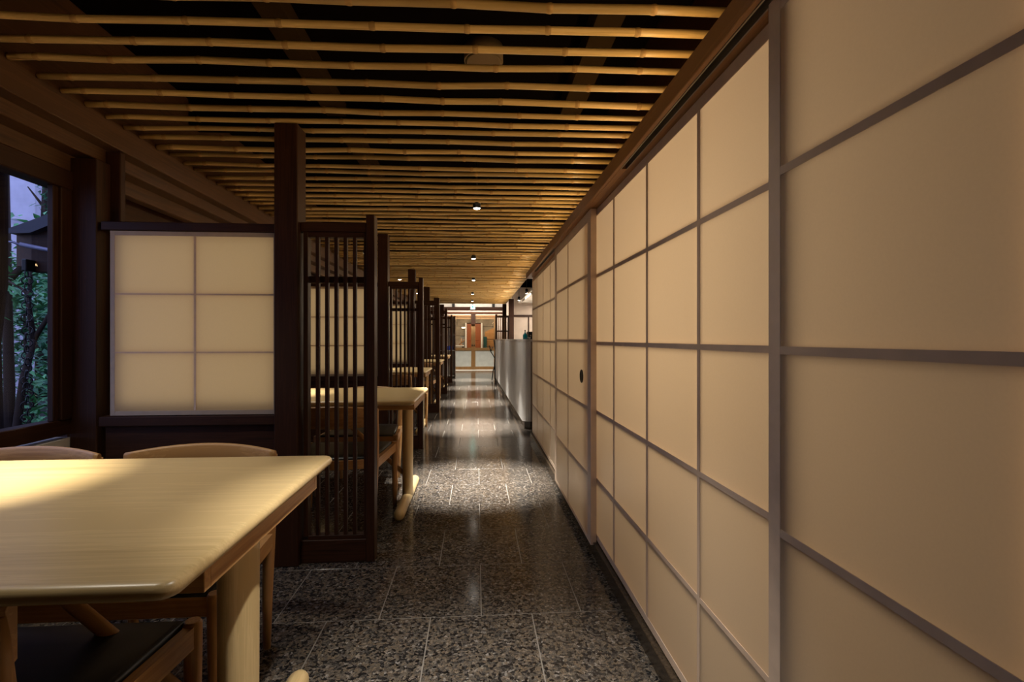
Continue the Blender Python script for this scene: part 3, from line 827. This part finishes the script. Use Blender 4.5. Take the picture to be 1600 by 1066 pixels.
for s in (-1, 1):
    for z in (.35, 1.05): bx('field', M['orangewood'], t, min(s*.05, s*.26), max(s*.05, s*.26), -.012, 0, z, z+.58, .006)
t = thing('wooden_cabinet', 'honey wood cabinet with a sloping top at the right of the stone hall', 'cabinet', (0.62, 21.0, 0))
bm = NB(); prism(bm, [(-.28, 0), (.5, 0), (.5, 1.78), (-.28, 1.42)], 1, 0, .4); obj('body', bm, M['chest'], t)
for z in (.3, .62, .94, 1.26): bx('board', M['chest'], t, -.27, .49, -.014, 0, z-.14, z+.14, .004)
o = bx('folding_screen', M['greenpanel'], None, 0.28, 0.42, 20.9, 20.94, 0, 1.22); tag(o, 'dark green standing panel left of the sloping cabinet', 'panel')
t = thing('display_bench', 'low pale display bench at the left of the stone hall', 'bench', (-0.95, 20.6, 0))
bx('top', M['white'], t, -.4, .42, 0, .4, .82, .86, .003)
for x in (-.36, .38):
    for y in (.04, .34): bx('leg', M['dark_z'], t, x-.025, x+.025, y-.025, y+.025, 0, .82, .002)
o = obj('jar', lathe(NB(), [(.06, 0), (.10, .06), (.09, .2), (.05, .24), (.06, .27)], 16), M['blackmetal'], None, (-1.08, 20.75, .86)); tag(o, 'dark jar on the display bench in the stone hall', 'jar')
t = thing('driftwood', 'forked brown driftwood piece on the display bench', 'ornament', (-.65, 20.75, .86))
for pts in ([(-.08, 0, .025), (0, 0, .10), (.02, 0, .28)], [(0, 0, .10), (.10, 0, .16), (.13, 0, .25)], [(-.08, 0, .025), (.06, 0, .03)]):
    bm = NB(); tube(bm, pts, .024, 7); obj('limb', bm, M['chest'], t)
t = thing('wall_light', 'small bright bar of light on the stone wall left of the orange door', 'light', (-.58, 21.98, 1.62))
bx('body', M['white'], t, -.085, .085, -.02, .04, -.03, .03, .002); bx('diffuser', M['strip'], t, -.08, .08, -.026, -.02, -.025, .025, 0)

# lit display shelf behind the fifth lattice screen
t = thing('display_shelf', 'narrow pale display shelf glimpsed between the last posts on the left', 'shelf', (-1.05, 14.6, 0))
bx('back', M['china'], t, 0, .42, .3, .32, 0, 1.8, 0)
for z in (.06, .80, 1.25): bx('board', M['white'], t, 0, .42, 0, .3, z-.02, z, .002)
for x in (0, .40): bx('side', M['dark_z'], t, x, x+.02, 0, .3, 0, 1.8, .002)
o = obj('folded_cloth', box(NB(), 0, .16, 0, .2, 0, .12, .015, 2), M['blue'], None, (-0.86, 14.62, .80)); tag(o, 'bright blue folded cloth on the display shelf', 'cloth')

# ------------------------------------------------------------ garden outside the window
sbox('ground', M['soil'], -16, -2.09, -4, 16, -0.2, -0.1, 0, 'dark garden soil')
def leaves(bm, c, rad, n, size, rnd, squash=1.0):
    for _ in range(n):
        d = Vector((rnd.gauss(0, 1), rnd.gauss(0, 1), rnd.gauss(0, 1)*squash)); d.normalize()
        p = Vector(c) + d*rad*(rnd.random()**0.45)
        s = size*rnd.uniform(.6, 1.3)
        e = Euler((rnd.uniform(-.7, .7), rnd.uniform(-.7, .7), rnd.uniform(0, 2*PI))).to_matrix()
        q = [p + e @ Vector(v) for v in ((-s, 0, 0), (-s*.3, s*.35, .02*s), (s, 0, -.2*s), (-s*.3, -s*.35, .02*s))]
        vs = [bm.verts.new(v) for v in q]
        bm.faces.new((vs[0], vs[3], vs[2], vs[1]))
def tree(name, label, loc, trunk, branches, clumps, leaf_m, size, seed, cat='tree'):
    rnd = random.Random(seed)
    t = thing(name, label, cat, loc)
    if trunk:
        bm = NB(); tube(bm, *trunk, 12); obj('trunk', bm, M['bark'], t)
    for pts, r in branches:
        bm = NB(); tube(bm, pts, r, 8); obj('branch', bm, M['bark'], t)
    if clumps:
        bm = NB()
        for c, rad, n in clumps: leaves(bm, c, rad, n, size, rnd)
        f = obj('foliage', bm, leaf_m, t, None, False); f['kind'] = 'stuff'
    return t
tree('tree', 'rough barked dark trunk at the left edge of the window', (-2.45, 2.64, -.1),
     ([(0, 0, 0), (.0, 0, .5), (-.01, .0, 1.2), (.012, 0, 1.5), (.015, .0, 2.2), (.0, 0, 3.4)], [.11, .095, .088, .096, .095, .09]), [], [], M['leaf'], .05, 1)
tree('maple_tree', 'slim forked maple trunk leaning behind the rain chain', (-3.62, 4.2, -.1),
     ([(-.02, 0, 0), (0, 0, .5), (.05, 0, .90), (.115, .02, 1.22)], [.032, .028, .025, .021]),
     [([(.115, .02, 1.22), (.19, .03, 1.36), (.25, .03, 1.48), (.5, .1, 1.75)], [.020, .016, .012, .008]), ([(.11, .02, 1.2), (.09, 0, 1.5), (.11, 0, 1.8)], [.022, .017, .010]), ([(.19, .03, 1.36), (.35, .1, 1.38), (.6, .1, 1.45)], [.014, .011, .006]), ([(.10, 0, 1.55), (.0, .05, 1.62), (-.2, .1, 1.72)], [.012, .010, .006])],
     [((.15, .25, 1.75), .34, 170), ((-.25, .3, 1.6), .3, 90), ((.35, .2, 1.35), .25, 70)], M['leaf'], .05, 2)
tree('tree', 'thick dark trunk behind the rain chain with a leafy branch', (-3.91, 4.45, -.1), ([(0, 0, 0), (.02, 0, .8), (0, 0, 1.6), (-.03, 0, 3.2)], [.045, .037, .034, .03]), [([(0, 0, 1.7), (.3, .1, 2.1), (.6, .1, 2.3)], [.03, .02, .01])],
     [((.55, .1, 2.35), .28, 120)], M['leaf2'], .06, 3)
bushes = [(-4.25, 5.05, .55, .50, 'low green shrub just beyond the rain chain'), (-5.15, 6.15, .95, .80, 'broad leafy shrub in the middle of the garden'), (-6.35, 7.55, 1.45, 1.15, 'tall dense shrub at the back of the garden'),
          (-3.05, 3.62, .25, .36, 'dark low ground cover plant under the window'), (-7.7, 9.3, 2.0, 1.6, 'large dim leafy tree crown far back in the garden'), (-4.75, 5.6, 1.55, .55, 'loose pale green shrub beneath the eave')]
for i, (x, y, z, r, l) in enumerate(bushes):
    tree('shrub', l, (x, y, -.1), ([(0, 0, 0), (.02, 0, z*.6), (0, 0, z)], [.03, .02, .01]), [], [((0, 0, z), r, int(620*r+120))], M['leaf'] if i % 2 == 0 else M['leaf2'], [.05, .07, .09, .045, .12, .06][i], 20+i, 'shrub')
hedge = [(-5.6, 3.4, .9, 1.0, 'rounded shrub left of the window view'), (-5.2, 1.6, .8, .95, 'rounded shrub straight outside the front table window'), (-6.6, 2.4, 1.7, 1.35, 'tall shrub filling the garden behind the rounded ones'),
         (-7.4, 4.9, 1.9, 1.5, 'tall shrub in front of the pale building wall'), (-5.4, -.4, 1.1, 1.2, 'wide shrub at the near end of the garden'), (-7.0, .3, 2.0, 1.5, 'tall shrub at the near end of the garden')]
for i, (x, y, z, r, l) in enumerate(hedge):
    tree('shrub', l, (x, y, -.1), ([(0, 0, 0), (.02, 0, z*.6), (0, 0, z)], [.03, .02, .01]), [], [((0, 0, z), r, int(560*r+100))], M['leaf2'] if i % 2 == 0 else M['leaf'], .09, 60+i, 'shrub')
tree('pine_tree', 'dark pine crown against the sky beside the pale building', (-8.75, 10.75, -.1), ([(0, 0, 0), (0, 0, 3.0), (.05, 0, 5.2)], [.10, .07, .03]), [([(0, 0, 3.6), (.4, 0, 4.0)], [.035, .012]), ([(0, 0, 3.9), (-.3, 0, 4.3)], [.03, .012])], [((.22, 0, 4.25), .28, 260), ((.2, 0, 3.75), .26, 200), ((.25, 0, 4.8), .34, 260)], M['leaf2'], .05, 9)
t = thing('building', 'pale plastered building under the dusk sky beyond the eave', 'building', (-9.1, 11.0, -.1))
bx('wall', M['build'], t, -4.0, 0, 0, 3, 0, 7.0, .02)
bm = NB(); tube(bm, [(-2.0, -.12, 4.0), (-.478, -.12, 3.716), (.0, -.12, 3.61)], .035, 10); obj('pipe', bm, M['build'], t)
bm = NB(); tube(bm, [(-.9, -.12, 3.79), (-.9, .05, 3.79)], .02, 8); obj('bracket', bm, M['build'], t)
# eave with its gutter, and the rain chain hanging from it
t = thing('eave', 'dark roof eave with a pale metal gutter outside the window', 'roof', (-2.9, 3.4, 0))
bm = NB(); prism(bm, [(-.08, 1.795), (-.08, 1.826), (.68, 2.13), (.68, 2.08), (.05, 1.80)], 1, .0, 1.5); obj('roof_slope', bm, M['roof'], t)
bx('fascia', M['dark_x'], t, .015, .68, .05, .12, 1.555, 1.86, .003)
bx('bracket', M['beam'], t, -.085, .015, .06, .13, 1.59, 1.80, .004)
bm = NB(); tube(bm, [(.012, -.02, 1.722), (.20, -.02, 1.683), (.6, -.02, 1.60)], .014, 10); obj('gutter', bm, M['gutter'], t)
bm = NB(); tube(bm, [(-.10, -.02, 1.738), (-.03, -.02, 1.735), (.012, -.02, 1.715)], .007, 8); obj('pipe', bm, M['gutter'], t)
bx('outlet', M['blackmetal'], t, 0.015, .045, -.02, .05, 1.555, 1.63, .004)
t = thing('rain_chain', 'rain chain of dark rings hanging from the eave outside the window', 'chain', (-2.868, 3.40, 0))
z = 1.535
k = 0
while z > 0.60:
    o = obj('ring', torus(NB(), (0, 0, 0), .0265, .0036, 0, 16, 5), M['blackmetal'], t, (random.uniform(-.004, .004), 0, z)); o.rotation_euler = (0, 0, (.75 if k % 2 else 2.0) + random.uniform(-.3, .3))
    z -= .040; k += 1
bm = NB(); tube(bm, [(0, 0, 1.555), (0, 0, 1.55)], .004, 6); obj('hook', bm, M['blackmetal'], t)
